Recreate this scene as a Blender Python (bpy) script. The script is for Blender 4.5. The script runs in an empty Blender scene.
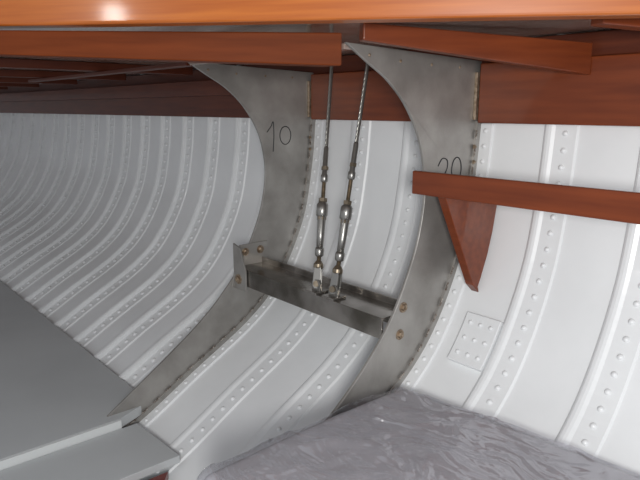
import bpy, math, random
from mathutils import Vector, Matrix, noise
random.seed(4)
C=bpy.context; D=bpy.data; S=C.scene

# ---------------------------------------------------------------- materials
def mat(name, col, rough=.5, metal=0, coat=0, col2=None, scale=8, stretch=(1,1,1), bump=0, bscale=40, detail=4, spec=.5, contrast=(.35,.65), crough=.08):
    m=D.materials.new(name); m.use_nodes=True
    nt=m.node_tree; b=nt.nodes['Principled BSDF']
    b.inputs['Base Color'].default_value=(*col,1)
    b.inputs['Roughness'].default_value=rough
    b.inputs['Metallic'].default_value=metal
    b.inputs['Coat Weight'].default_value=coat
    b.inputs['Coat Roughness'].default_value=crough
    b.inputs['Specular IOR Level'].default_value=spec
    tc=nt.nodes.new('ShaderNodeTexCoord')
    mp=nt.nodes.new('ShaderNodeMapping'); mp.inputs['Scale'].default_value=stretch
    nt.links.new(tc.outputs['Object'],mp.inputs['Vector'])
    if col2:
        n=nt.nodes.new('ShaderNodeTexNoise'); n.inputs['Scale'].default_value=scale; n.inputs['Detail'].default_value=detail
        nt.links.new(mp.outputs[0],n.inputs['Vector'])
        r=nt.nodes.new('ShaderNodeValToRGB'); r.color_ramp.elements[0].position=contrast[0]; r.color_ramp.elements[1].position=contrast[1]
        r.color_ramp.elements[0].color=(*col,1); r.color_ramp.elements[1].color=(*col2,1)
        nt.links.new(n.outputs['Fac'],r.inputs['Fac']); nt.links.new(r.outputs[0],b.inputs['Base Color'])
    if bump:
        n2=nt.nodes.new('ShaderNodeTexNoise'); n2.inputs['Scale'].default_value=bscale; n2.inputs['Detail'].default_value=3
        nt.links.new(mp.outputs[0],n2.inputs['Vector'])
        bp=nt.nodes.new('ShaderNodeBump'); bp.inputs['Strength'].default_value=bump; bp.inputs['Distance'].default_value=.01
        nt.links.new(n2.outputs['Fac'],bp.inputs['Height']); nt.links.new(bp.outputs[0],b.inputs['Normal'])
    return m
M_white=mat('white_hull_paint',(.80,.815,.825),.36,coat=.12,col2=(.85,.865,.875),scale=5,bump=.05,bscale=18)
M_steel=mat('brushed_stainless',(.25,.237,.22),.38,.45,col2=(.41,.395,.375),scale=9,bump=.05,bscale=120,detail=9,contrast=(.3,.72))
M_bar=mat('bar_stainless',(.15,.135,.115),.18,.85,col2=(.46,.43,.40),scale=9,bump=.06,bscale=60,detail=8,contrast=(.35,.7))
M_bright=mat('rigging_steel',(.34,.33,.31),.30,.85)
M_bronze=mat('bronze',(.20,.165,.12),.35,.8,col2=(.33,.27,.20),scale=60)
M_bolt=mat('bolt_rust_steel',(.20,.14,.09),.4,.6,col2=(.4,.32,.24),scale=90)
M_weld=mat('weld_bead',(.11,.075,.055),.5,.4,col2=(.5,.46,.42),scale=150)
WS=(1.2,14,14)
M_mahog=mat('mahogany',(.135,.026,.007),.38,coat=.25,col2=(.205,.043,.011),scale=4,stretch=WS,detail=6,contrast=(.3,.7),crough=.08,spec=.3)
M_mahog_m=mat('mahogany_oiled',(.125,.027,.007),.55,coat=0,col2=(.18,.040,.010),scale=4,stretch=WS,detail=6,contrast=(.3,.7),spec=.1)
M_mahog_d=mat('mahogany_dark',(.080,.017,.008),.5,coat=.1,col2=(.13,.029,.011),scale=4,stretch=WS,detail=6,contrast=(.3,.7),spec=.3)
M_orange=mat('varnished_cedar',(.38,.086,.008),.35,coat=.5,col2=(.51,.140,.015),scale=4,stretch=(1.0,22,22),detail=6,contrast=(.3,.7),crough=.12)
M_grey=mat('grey_paint',(.50,.52,.53),.5,col2=(.54,.56,.57),scale=3)
M_edge=mat('pale_edge_paint',(.7,.72,.72),.5)
M_deck=mat('deck_underside',(.30,.21,.17),.18,coat=.5,col2=(.40,.32,.28),scale=4,stretch=(2,10,10))
M_red=mat('red_brown_trim',(.15,.014,.008),.35,coat=.4)
M_ink=mat('marker_ink',(.02,.02,.025),.6)
M_cush=mat('grey_cover',(.43,.425,.445),.6,col2=(.49,.485,.505),scale=4)

def film():
    m=D.materials.new('clear_film'); m.use_nodes=True; nt=m.node_tree; nt.nodes.clear()
    o=nt.nodes.new('ShaderNodeOutputMaterial'); mx=nt.nodes.new('ShaderNodeMixShader')
    t=nt.nodes.new('ShaderNodeBsdfTransparent'); g=nt.nodes.new('ShaderNodeBsdfGlossy'); g.inputs['Roughness'].default_value=.2
    g.inputs['Color'].default_value=(.97,.97,1,1)
    t.inputs[0].default_value=(.965,.96,.98,1)
    lw=nt.nodes.new('ShaderNodeLayerWeight'); lw.inputs['Blend'].default_value=.25
    mr=nt.nodes.new('ShaderNodeMapRange'); mr.inputs['To Min'].default_value=.08; mr.inputs['To Max'].default_value=.5
    nt.links.new(lw.outputs['Facing'],mr.inputs['Value'])
    nt.links.new(mr.outputs[0],mx.inputs[0]); nt.links.new(t.outputs[0],mx.inputs[1]); nt.links.new(g.outputs[0],mx.inputs[2])
    nt.links.new(mx.outputs[0],o.inputs[0])
    tc=nt.nodes.new('ShaderNodeTexCoord'); mp=nt.nodes.new('ShaderNodeMapping'); mp.inputs['Scale'].default_value=(1.3,1.8,1.3)
    n=nt.nodes.new('ShaderNodeTexNoise'); n.inputs['Scale'].default_value=4.5; n.inputs['Detail'].default_value=2.5; n.inputs['Distortion'].default_value=2.0
    bp=nt.nodes.new('ShaderNodeBump'); bp.inputs['Strength'].default_value=.9; bp.inputs['Distance'].default_value=.05
    nt.links.new(tc.outputs['Object'],mp.inputs[0]); nt.links.new(mp.outputs[0],n.inputs['Vector']); nt.links.new(n.outputs['Fac'],bp.inputs['Height'])
    nt.links.new(bp.outputs[0],g.inputs['Normal'])
    return m
M_film=film()

# ---------------------------------------------------------------- helpers
def mesh(name, vs, fs, m, smooth=False, bevel=0, parent=None):
    me=D.meshes.new(name); me.from_pydata([tuple(v) for v in vs],[],fs); me.validate(); me.update()
    import bmesh
    bm=bmesh.new(); bm.from_mesh(me); bmesh.ops.recalc_face_normals(bm,faces=bm.faces); bm.to_mesh(me); bm.free()
    if smooth:
        for p in me.polygons: p.use_smooth=True
    o=D.objects.new(name,me); S.collection.objects.link(o); me.materials.append(m)
    if bevel:
        b=o.modifiers.new('bevel','BEVEL'); b.width=bevel; b.segments=3; b.limit_method='ANGLE'
    if parent: o.parent=parent
    return o
def empty(name):
    e=D.objects.new(name,None); e.empty_display_size=.05; S.collection.objects.link(e); return e
def prism(poly,axis,a,b):
    def mk(p,c):
        if axis==0: return (c,p[0],p[1])
        if axis==1: return (p[0],c,p[1])
        return (p[0],p[1],c)
    n=len(poly); vs=[mk(p,a) for p in poly]+[mk(p,b) for p in poly]
    fs=[list(range(n)),list(range(2*n-1,n-1,-1))]+[[i,(i+1)%n,n+(i+1)%n,n+i] for i in range(n)]
    return vs,fs
def plank(name,p1,p2,thick,z1,z2,m,bevel=.004,parent=None,p2out=None,p1out=None):
    """board standing between two plan points, local x along its length; thickness goes outboard"""
    p1=Vector(p1);p2=Vector(p2); d=(p2-p1).normalized(); n=Vector((-d.y,d.x))*thick
    q2=Vector(p2out) if p2out else p2+n
    q1=Vector(p1out) if p1out else p1+n
    W=[(p1.x,p1.y,z1[0]),(p2.x,p2.y,z2[0]),(q2.x,q2.y,z2[0]),(q1.x,q1.y,z1[0]),
        (p1.x,p1.y,z1[1]),(p2.x,p2.y,z2[1]),(q2.x,q2.y,z2[1]),(q1.x,q1.y,z1[1])]
    M=Matrix.Translation((p1.x,p1.y,z1[0]))@Matrix.Rotation(math.atan2(d.y,d.x),4,'Z'); Mi=M.inverted()
    fs=[[0,1,2,3],[4,5,6,7],[0,1,5,4],[1,2,6,5],[2,3,7,6],[3,0,4,7]]
    o=mesh(name,[Mi@Vector(w) for w in W],fs,m,bevel=bevel,parent=parent); o.matrix_world=M
    return o
def catmull(pts,n):
    out=[]; P=[pts[0]]+list(pts)+[pts[-1]]
    for i in range(1,len(P)-2):
        p0,p1,p2,p3=[Vector(q) for q in P[i-1:i+3]]
        for k in range(n):
            t=k/n
            out.append(.5*((2*p1)+(p2-p0)*t+(2*p0-5*p1+4*p2-p3)*t*t+(3*p1-p0-3*p2+p3)*t**3))
    out.append(Vector(pts[-1])); return out
def lathe(prof,p0,p1,seg=20):
    p0=Vector(p0);p1=Vector(p1); ax=(p1-p0).normalized(); q=ax.to_track_quat('Z','Y')
    vs=[];fs=[]
    for t,r in prof:
        for k in range(seg):
            a=2*math.pi*k/seg; vs.append(p0+q@Vector((r*math.cos(a),r*math.sin(a),t)))
    for i in range(len(prof)-1):
        for k in range(seg):
            fs.append([i*seg+k,i*seg+(k+1)%seg,(i+1)*seg+(k+1)%seg,(i+1)*seg+k])
    fs.append(list(range(seg))); fs.append([len(prof)*seg-seg+k for k in range(seg)])
    return vs,fs
def merge(parts):
    V=[];F=[]
    for v,f in parts:
        o=len(V); V+=list(v); F+=[[i+o for i in ff] for ff in f]
    return V,F
def dome(c,n,r,h,seg=8):
    c=Vector(c);n=Vector(n).normalized()
    return lathe([(-.001,r),(h*.35,r*.95),(h*.8,r*.62),(h,r*.15)],c,c+n,seg)
def bolt(c,n,r,h,seg=6,washer=True):
    c=Vector(c);n=Vector(n).normalized(); parts=[]
    if washer: parts.append(lathe([(0,r*1.55),(h*.25,r*1.5)],c,c+n,20))
    parts.append(lathe([(0,r),(h*.9,r),(h,r*.85)],c,c+n,seg))
    parts.append(lathe([(h,r*.5),(h*1.35,r*.45)],c,c+n,14))
    return merge(parts)
def tube(name,pts,r,m,parent=None):
    cu=D.curves.new(name,'CURVE'); cu.dimensions='3D'; cu.bevel_depth=r; cu.bevel_resolution=2
    sp=cu.splines.new('POLY'); sp.points.add(len(pts)-1)
    for i,p in enumerate(pts): sp.points[i].co=(*p,1)
    o=D.objects.new(name,cu); S.collection.objects.link(o); cu.materials.append(m)
    if parent: o.parent=parent
    return o

# ---------------------------------------------------------------- hull section
SEC=[(1.405,.22),(1.398,.12),(1.392,.05),(1.385,-.04),(1.368,-.2),(1.325,-.39),(1.222,-.58),(1.09,-.705),(.87,-.832),(.64,-.962),(.35,-1.08),(0,-1.17),(-.35,-1.2)]
raw=catmull(SEC,24)
L=[0]
for i in range(1,len(raw)): L.append(L[-1]+(raw[i]-raw[i-1]).length)
TOT=L[-1]
def sec(t):
    t=max(0,min(TOT-1e-5,t)); lo,hi=0,len(L)-1
    while hi-lo>1:
        m=(lo+hi)//2
        if L[m]<=t: lo=m
        else: hi=m
    k=(t-L[lo])/(L[hi]-L[lo]); return raw[lo].lerp(raw[hi],k)
def bow(x,y,z):
    d=max(0,-3.0-x)
    f=.012*d*d
    return y-f*(1.0 if z>0 else 1+min(1.2,-z*1.4)), z
def hull(x,t,off=0):
    p=sec(t); e=.004; q=(sec(t+e)-sec(t-e)).normalized()
    n=Vector((q.y,-q.x))
    if n.x>0: n=-n
    p=p+n*off
    y,z=bow(x,p.x,p.y); return Vector((x,y,z))
def hnorm(x,t):
    q=(hull(x,t+.004)-hull(x,t-.004)); r=hull(x+.01,t)-hull(x-.01,t)
    n=q.cross(r).normalized()
    if n.y>0: n=-n
    return n
def strip(x0s,NT=90,t0=0,t1=TOT):
    xc,prof=x0s; vs=[];fs=[];n=len(prof)
    for j in range(NT+1):
        t=t0+(t1-t0)*j/NT
        for dx,off in prof: vs.append(hull(xc+dx,t,off))
    for j in range(NT):
        for i in range(n-1): fs.append([j*n+i,j*n+i+1,(j+1)*n+i+1,(j+1)*n+i])
    return vs,fs
def t_at_z(z):
    for i in range(400):
        if sec(TOT*i/400).y<=z: return TOT*i/400
    return TOT

hull_e=empty('wall_hull')
XS=[-9+.15*i for i in range(64)]+[.6]
vs=[];fs=[];NT=110
for x in XS:
    for j in range(NT+1): vs.append(hull(x,TOT*j/NT))
for i in range(len(XS)-1):
    for j in range(NT): a=i*(NT+1)+j; fs.append([a,a+1,a+NT+2,a+NT+1])
mesh('hull_plating',vs,fs,M_white,smooth=True,parent=hull_e)

X20=-.96; X10=-1.64; SP=.2267
parts=[];riv=[]
for k in range(-35,7):
    xc=X20+SP*k
    isf=k in (0,-3)
    h=.011 if k>-3 else .024
    if not isf:
        prof=[(-.036,-.002),(-.036,h-.005),(-.030,h-.001),(-.023,h),(-.016,h-.001),(-.010,h-.004),(-.008,.0060),(.044,.0050),(.050,-.002)]
        parts.append(strip((xc,prof)))
    step=.040 if k>-14 else .055
    t=.12
    while t<TOT-.05:
        for dx in ([.018] if not isf else [.024]):
            x=xc+dx; rr=.0072 if k>-4 else .0092
            riv.append(dome(hull(x,t,.0052),hnorm(x,t),rr,.0062,10 if k>-9 else 6))
        t+=step
v,f=merge(parts); mesh('hull_ribs',v,f,M_white,parent=hull_e)
v,f=merge(riv); mesh('rivets',v,f,M_white,smooth=True,parent=hull_e)

# ---------------------------------------------------------------- web frames
INN=[(.891,.134),(.950,.100),(1.024,.058),(1.091,-.003),(1.143,-.09),(1.164,-.199),(1.148,-.311),(1.11,-.409),(1.052,-.514),(.975,-.602),(.905,-.665),(.82,-.728),(.66,-.835),(.478,-.951),(.30,-1.045)]
inn=catmull(INN,10)
t_bot=t_at_z(-1.085); t_top=t_at_z(.118)
def frame(x, digits):
    e=empty('web_frame')
    n=len(inn); outer=[]
    for i in range(n):
        t=t_top+(t_bot-t_top)*i/(n-1); h=hull(x,t,.002); outer.append(Vector((h.y,h.z)))
    vs=[];fs=[]
    for xx in (x-.004,x+.004):
        for i in range(n): vs.append((xx,inn[i].x,inn[i].y)); vs.append((xx,outer[i].x,outer[i].y))
    N=2*n
    for i in range(n-1):
        a=2*i; fs.append([a,a+1,a+3,a+2]); fs.append([N+a,N+a+1,N+a+3,N+a+2])
        fs.append([a,a+2,N+a+2,N+a]); fs.append([a+1,a+3,N+a+3,N+a+1])
    fs.append([0,1,N+1,N]); fs.append([N-2,N-1,2*N-1,2*N-2])
    mesh('plate',vs,fs,M_steel,bevel=.0012,parent=e)
    v,f=strip((x,[(.004,.001)]+[(.044,-.001),(.042,.0065),(.008,.0075)]),90,t_at_z(-.04),t_bot)
    mesh('hull_flange',v,f,M_white,parent=e)
    v,f=strip((x,[(.004,.024),(.0095,.024),(.0095,.006)]),90,t_at_z(-.03),t_bot)
    mesh('edge_angle',v,f,M_steel,parent=e)
    ws=[];t=t_at_z(-.06)
    while t<t_bot:
        for j in range(4):
            p=hull(x+.0095,t+j*.006,.025); ws.append(dome(p,(1,0,0),.0033,.003,6))
        t+=.047
    v,f=merge(ws); mesh('weld_beads',v,f,M_weld,smooth=True,parent=e)
    bs=[]
    for y,z in [(.96,.112),(1.06,.104),(1.17,.101),(1.28,.1)]: bs.append(dome((x+.004,y,z),(1,0,0),.004,.003,10))
    for z in (.07,.045,.02,-.005): bs.append(bolt((x+.012,1.366,z),(1,0,0),.0055,.006))
    for z in (-.1,-.14): bs.append(bolt((x+.009,1.352,z),(1,0,0),.004,.005))
    v,f=merge(bs); mesh('frame_bolts',v,f,M_bolt,parent=e)
    v,f=prism([(1.345,-.03),(1.384,-.03),(1.39,.09),(1.345,.09)],0,x+.004,x+.012); mesh('shelf_clip',v,f,M_bolt,bevel=.001,parent=e)
    for i,st in enumerate(digits):
        pts=[(x+.0045,p.x,p.y) for p in catmull(st,8)]
        tube('numeral_%d'%(i+1),pts,.0014,M_ink,parent=e)
    return e
def circ(cy,cz,ry,rz):
    return [(cy+ry*math.cos(a),cz+rz*math.sin(a)) for a in [math.pi/2+.15+2*math.pi*i/12 for i in range(13)]]
f10=frame(X10,[[(1.172,-.078),(1.188,-.060),(1.198,-.045),(1.2,-.09),(1.196,-.142)],circ(1.248,-.090,.023,.030)])
dz=-.013
f20=frame(X20,[[(y,z+dz) for y,z in [(1.210,-.130),(1.225,-.112),(1.245,-.116),(1.247,-.136),(1.232,-.158),(1.213,-.178),(1.236,-.174),(1.256,-.178)]],circ(1.286,-.142+dz,.020,.031)])
bs=[]
for y,z in [(1.095,-.49),(1.085,-.56)]: bs.append(bolt((X20+.004,y,z),(1,0,0),.009,.008))
v,f=merge(bs); mesh('bar_bolts',v,f,M_bolt,parent=f20)

# ---------------------------------------------------------------- chainplate cross bar
bar=empty('chainplate_crossbar')
xa,xb=X10+.006,X20-.0115
yf=1.035; yb=1.135; zt=-.510; zb=-.566
sec_=[(yf,zb),(yf,zt),(yb,zt),(yb,zt+.018),(yb+.006,zt+.018),(yb+.006,zb),(yb,zb),(yb,zt-.006),(yf+.006,zt-.006),(yf+.006,zb)]
v,f=prism(sec_,0,xa,xb); mesh('channel',v,f,M_bar,bevel=.0012,parent=bar)
v,f=prism([(1.015,-.575),(1.15,-.575),(1.16,-.44),(1.05,-.44)],0,X10+.0045,X10+.012); mesh('end_plate',v,f,M_steel,bevel=.001,parent=bar)
v,f=prism([(X10+.006,-.58),(X10+.075,-.58),(X10+.075,-.515),(X10+.045,-.44),(X10+.006,-.43)],1,1.026,1.032); mesh('end_gusset',v,f,M_steel,bevel=.001,parent=bar)
v,f=merge([bolt((X10+.012,1.07,-.465),(1,0,0),.009,.008),bolt((X10+.012,1.13,-.465),(1,0,0),.009,.008),bolt((X10+.035,1.026,-.545),(0,-1,0),.011,.009)])
mesh('end_bolts',v,f,M_bolt,parent=bar)
v,f=prism([(1.045,-.575),(1.145,-.575),(1.15,-.47),(1.09,-.47)],0,X20-.011,X20-.0045); mesh('end_plate_aft',v,f,M_bar,bevel=.001,parent=bar)

# ---------------------------------------------------------------- rigging screws
def rigscrew(xb_,yb_,top,k):
    e=empty('rigging_screw'); z0=zt+.0005
    B=Vector((xb_,yb_,z0)); T=Vector(top); ax=(T-B).normalized(); q=ax.to_track_quat('Z','Y')
    def at(t): return B+ax*t
    v,f=prism([(-.018,0),(.018,0),(.018,.026),(.011,.036),(-.011,.036),(-.018,.026)],1,-.004,.004)
    v=[Vector(p)+B for p in v]; mesh('lug',v,f,M_bright,bevel=.001,parent=e)
    v,f=prism([(xb_-.024,yb_-.024),(xb_+.024,yb_-.024),(xb_+.024,yb_+.024),(xb_-.024,yb_+.024)],2,z0,z0+.006); mesh('lug_base',v,f,M_bar,bevel=.001,parent=e)
    parts=[]
    for s in (-1,1):
        prof=[(-.012,-.008),(-.006,-.016),(.006,-.016),(.012,-.008),(.011,.030),(.009,.050),(-.009,.050),(-.011,.030)]
        v,f=prism(prof,1,s*.0085-.003,s*.0085+.003)
        v=[at(.024)+q@(Vector(p)) for p in v]; parts.append((v,f))
    v,f=merge(parts); mesh('fork_arms',v,f,M_bright,bevel=.0015,parent=e)
    parts=[lathe([(-.017,.009),(-.0125,.009),(-.0124,.006),(.0124,.006),(.0125,.009),(.017,.009)],at(.022),at(.022)+q@Vector((0,1,0)),14),
      lathe([(0,.010),(.005,.0145),(.014,.0145),(.024,.008)],at(.064),at(1))]
    v,f=merge(parts); mesh('clevis_pin_and_shoulder',v,f,M_bronze,parent=e)
    prof=[]
    for i in range(14): prof+=[(.0018*i,.0056),(.0009+.0018*i,.0068)]
    mesh('lower_stud',*lathe(prof,at(.086),at(1)),M_bronze,parent=e)
    parts=[lathe([(0,.008),(.004,.0125),(.020,.0135),(.026,.0115)],at(.100),at(1)),
           lathe([(0,.0115),(.005,.0165),(.036,.0165),(.041,.013),(.046,.008)],at(.214),at(1)),
           lathe([(0,.0095),(.04,.0112),(.090,.0122),(.095,.0112)],at(.124),at(1))]
    mesh('body',*merge(parts),M_bright,smooth=True,parent=e)
    mesh('locknuts',*merge([lathe([(0,.0135),(.010,.0135)],at(.206),at(1),6),lathe([(0,.0125),(.011,.0125)],at(.258),at(1),6)]),M_bronze,parent=e)
    prof=[]
    for i in range(34+int(k*500)): prof+=[(.0018*i,.0052),(.0009+.0018*i,.0062)]
    mesh('upper_stud',*lathe(prof,at(.266),at(1)),M_bronze,parent=e)
    mesh('swage_terminal',*lathe([(0,.006),(.004,.0105),(.020,.0105),(.026,.0078),(.100,.0072),(.106,.0055)],at(.315+k),at(1)),M_bright,smooth=True,parent=e)
    mesh('terminal_nut',*lathe([(0,.0105),(.010,.0105)],at(.352+k),at(1),6),M_bronze,parent=e)
    ln=(T-B).length
    for s in range(5):
        c=[]; n=80
        for i in range(n+1):
            t=.415+k+(ln-.415-k)*i/n; a=s*2*math.pi/5+t*80
            c.append(at(t)+q@Vector((.0030*math.cos(a),.0030*math.sin(a),0)))
        tube('wire_%d'%s,c,.0025,M_bright,parent=e)
    return e
rigscrew(-1.246,1.056,(-1.380,1.232,.160),0)
rigscrew(-1.176,1.058,(-1.225,1.232,.160),.012)

# ---------------------------------------------------------------- beam shelf and deck structure
def run(name,y0,y1,z0,z1,xa,xb,m,bevel=.003):
    vs=[];n=50
    for i in range(n+1):
        x=xa+(xb-xa)*i/n
        d=bow(x,0,.1)[0]
        vs+=[(x,y0+d,z0),(x,y1+d,z0),(x,y1+d,z1),(x,y0+d,z1)]
    fs=[[0,1,2,3],[4*n+3,4*n+2,4*n+1,4*n]]
    for i in range(n):
        for k in range(4): fs.append([4*i+k,4*i+(k+1)%4,4*i+4+(k+1)%4,4*i+4+k])
    return mesh(name,vs,fs,m,bevel=bevel)
sh=empty('beam_shelf')
for i,(a,b) in enumerate([(-8.9,X10-.006),(X10+.014,X20-.006),(X20+.014,.55)]):
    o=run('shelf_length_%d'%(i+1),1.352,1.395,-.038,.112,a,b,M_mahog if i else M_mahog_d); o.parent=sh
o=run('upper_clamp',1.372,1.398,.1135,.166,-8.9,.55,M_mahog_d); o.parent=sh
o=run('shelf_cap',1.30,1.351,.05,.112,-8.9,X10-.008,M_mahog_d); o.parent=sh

v,f=prism([(-8.9,-.2),(-2.1,-.165),(.19,1.535),(-8.9,1.535)],2,.168,.19)
mesh('ceiling',v,f,M_deck)
dA=Vector((-1.376,.336)); dB=Vector((-.432,1.038)); dd=dB-dA
plank('cabin_carlin',dA-dd*.8,dB+dd*.55,.05,(.173,.5),(.136,.46),M_orange,bevel=.006)
plank('deck_carlin',(-1.368-.418*1.2,.345-.555*1.2),(-.955,.8787),.045,(.128,.152),(.086,.152),M_mahog_m,bevel=.003,p2out=(-1.011,.8787))
db=empty('deck_beam')
plank('beam_web',(-.90,.885),(-.655,1.350),.03,(.133,.167),(.072,.140),M_mahog,bevel=.003,parent=db)
db2=empty('deck_beam')
plank('beam_web',(-.52,1.10),(-.36,1.350),.04,(.145,.167),(.125,.167),M_mahog,bevel=.003,parent=db2)
plank('deck_batten',(X10+.01,.895),(X20-.012,.900),.035,(.122,.134),(.122,.134),M_deck,bevel=.002)
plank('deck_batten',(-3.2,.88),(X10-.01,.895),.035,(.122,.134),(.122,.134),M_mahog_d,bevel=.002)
for k in range(1,9):
    x=-1.64-.68*k
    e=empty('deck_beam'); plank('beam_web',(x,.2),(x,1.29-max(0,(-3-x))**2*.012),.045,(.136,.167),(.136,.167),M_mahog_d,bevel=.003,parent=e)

# ---------------------------------------------------------------- seat rail with knee
rail=empty('seat_bearer')
plank('rail',(X20+.006,1.110),(.45,1.110),.012,(-.203,-.147),(-.201,-.145),M_mahog,bevel=.003,parent=rail)
kn=[(1.123,-.19)]
for z in (-.19,-.25,-.31,-.37,-.43,-.455):
    h=hull(-.87,t_at_z(z),.012); kn.append((h.y,h.z))
kn+=[(1.290,-.470),(1.262,-.445)]
v,f=prism(kn,0,-.892,-.868); mesh('knee',v,f,M_mahog,bevel=.002,parent=rail)

# patch plate on hull
e=empty('rivet_patch_plate')
ta=t_at_z(-.52); tb=ta+.135
vs=[];fs=[]
xa_,xb_=-.872,-.772
for j in range(9):
    t=ta+(tb-ta)*j/8
    for x,o in [(xa_,0),(xa_,.014),(xb_,.014),(xb_,0)]: vs.append(hull(x,t,o))
for j in range(8):
    for i in range(3): fs.append([4*j+i,4*j+i+1,4*j+5+i,4*j+4+i])
fs.append([0,1,2,3]); fs.append([32,33,34,35])
mesh('plate',vs,fs,M_white,bevel=.002,parent=e)
r=[]
for i in range(3):
    for j in range(3):
        x=xa_+.020+.030*i; t=ta+.025+.042*j
        r.append(dome(hull(x,t,.014),hnorm(x,t),.006,.005,10))
mesh('plate_rivets',*merge(r),M_white,smooth=True,parent=e)

# ---------------------------------------------------------------- sole boards
v,f=prism([(-8.5,-.4),(-1.60,-.4),(-1.60,.60),(-1.64,.69),(-1.7,.712),(-4.2,.700),(-5.5,.52),(-8.5,.06)],2,-.92,-.89)
mesh('floor',v,f,M_grey,bevel=.002)
v,f=prism([(-1.5985,-.4),(-1.592,-.4),(-1.592,.60),(-1.5985,.60)],2,-.920,-.891); mesh('trim_1',v,f,M_edge)
v,f=prism([(-1.588,-.4),(-1.350,-.4),(-1.350,.660),(-1.588,.645)],2,-.936,-.914)
mesh('sole_panel',v,f,M_grey,bevel=.002)
v,f=prism([(-1.342,-.4),(-1.20,-.4),(-1.20,.50),(-1.342,.62)],2,-.965,-.940)
mesh('trim_2',v,f,M_red,bevel=.002)

# ---------------------------------------------------------------- wrapped cushion box
cu=empty('wrapped_cushion')
def cushion(name,grow,amp,m,seedo):
    vs=[];fs=[];nx,ny=170,100
    x0,x1=-.900-grow,.35
    def P(u,w):
        uu=min(1,max(0,u)); ww=min(1,max(0,w))
        x=x0+(x1-x0)*uu; ylo=.475-grow; yhi=1.030+.075*min(1,(x+.935)/.6)+grow*.3
        y=ylo+(yhi-ylo)*ww; z=-.662+grow
        r=.022
        du=min(uu*(x1-x0), 9); dw=min(ww*(yhi-ylo),(1-ww)*(yhi-ylo))
        for dd_ in (du,dw):
            if dd_<r: z-= r-math.sqrt(max(0,r*r-(r-dd_)**2))
        ov=max(0,-u)*(x1-x0); ow=max(0,-w)+(max(0,w-1))
        z-=ov*2.2+ow*2.0*(yhi-ylo)*(1 if w<0 else .1)
        v=Vector((x,y,z))
        a=noise.noise(Vector((x*3+seedo,y*5,z*3)))
        rdg=1-abs(noise.noise(Vector((x*3+y*6+seedo,y*2-x*8,z*5))))*2
        rdg2=1-abs(noise.noise(Vector((x*12-y*4,y*5+x*5+seedo,z*6))))*2
        fade=.35+.65*max(0,min(1,1-(x+.9)/.6))
        nn=a*amp*.9+(max(0,rdg-.5)*amp*1.5+max(0,rdg2-.68)*amp*1.4)*fade
        v.z+=nn+.006*math.sin(math.pi*ww)
        if u<0 : v.x-=nn*.5
        if w<0 : v.y-=nn*1.2
        return v
    for i in range(nx+1):
        for j in range(ny+1):
            vs.append(P(-.12+1.12*i/nx,-.2+1.3*j/ny))
    for i in range(nx):
        for j in range(ny): a=i*(ny+1)+j; fs.append([a,a+1,a+ny+2,a+ny+1])
    return mesh(name,vs,fs,m,smooth=True,parent=cu)
cushion('cushion_body',0,.002,M_cush,0)
cushion('plastic_film',.006,.011,M_film,7)

# ---------------------------------------------------------------- light
def area(name,loc,target,size,power,col=(1,1,1)):
    l=D.lights.new(name,'AREA'); l.shape='DISK'; l.size=size; l.energy=power; l.color=col
    o=D.objects.new(name,l); S.collection.objects.link(o); o.location=loc
    o.rotation_euler=(Vector(target)-Vector(loc)).to_track_quat('-Z','Y').to_euler(); return o
area('key_light',(.45,-.35,.02),(-.7,1.2,-.3),.3,25,(1,.99,.97))  # added soft flash-like key light, behind the camera to the right
area('carlin_glint_light',(-1.08,-.40,.295),(-1.25,1.0,-.15),.07,.6,(1,.97,.93))  # unseen small light, added to put a soft highlight on the cabin carlin
w=D.worlds.new('world'); S.world=w; w.use_nodes=True
w.node_tree.nodes['Background'].inputs[0].default_value=(.91,.945,1,1); w.node_tree.nodes['Background'].inputs[1].default_value=.46

# ---------------------------------------------------------------- camera
cam=D.cameras.new('camera'); co=D.objects.new('camera',cam); S.collection.objects.link(co)
cam.sensor_width=36; cam.lens=33.75; cam.clip_start=.02
yaw=math.radians(40.6); p=math.radians(12.4)
F=Vector((-math.cos(yaw)*math.cos(p),math.sin(yaw)*math.cos(p),-math.sin(p)))
R=F.cross(Vector((0,0,1))).normalized(); U=R.cross(F)
co.matrix_world=Matrix((( R.x,U.x,-F.x,0),(R.y,U.y,-F.y,0),(R.z,U.z,-F.z,0),(0,0,0,1)))
S.camera=co
S.view_settings.view_transform='Standard'
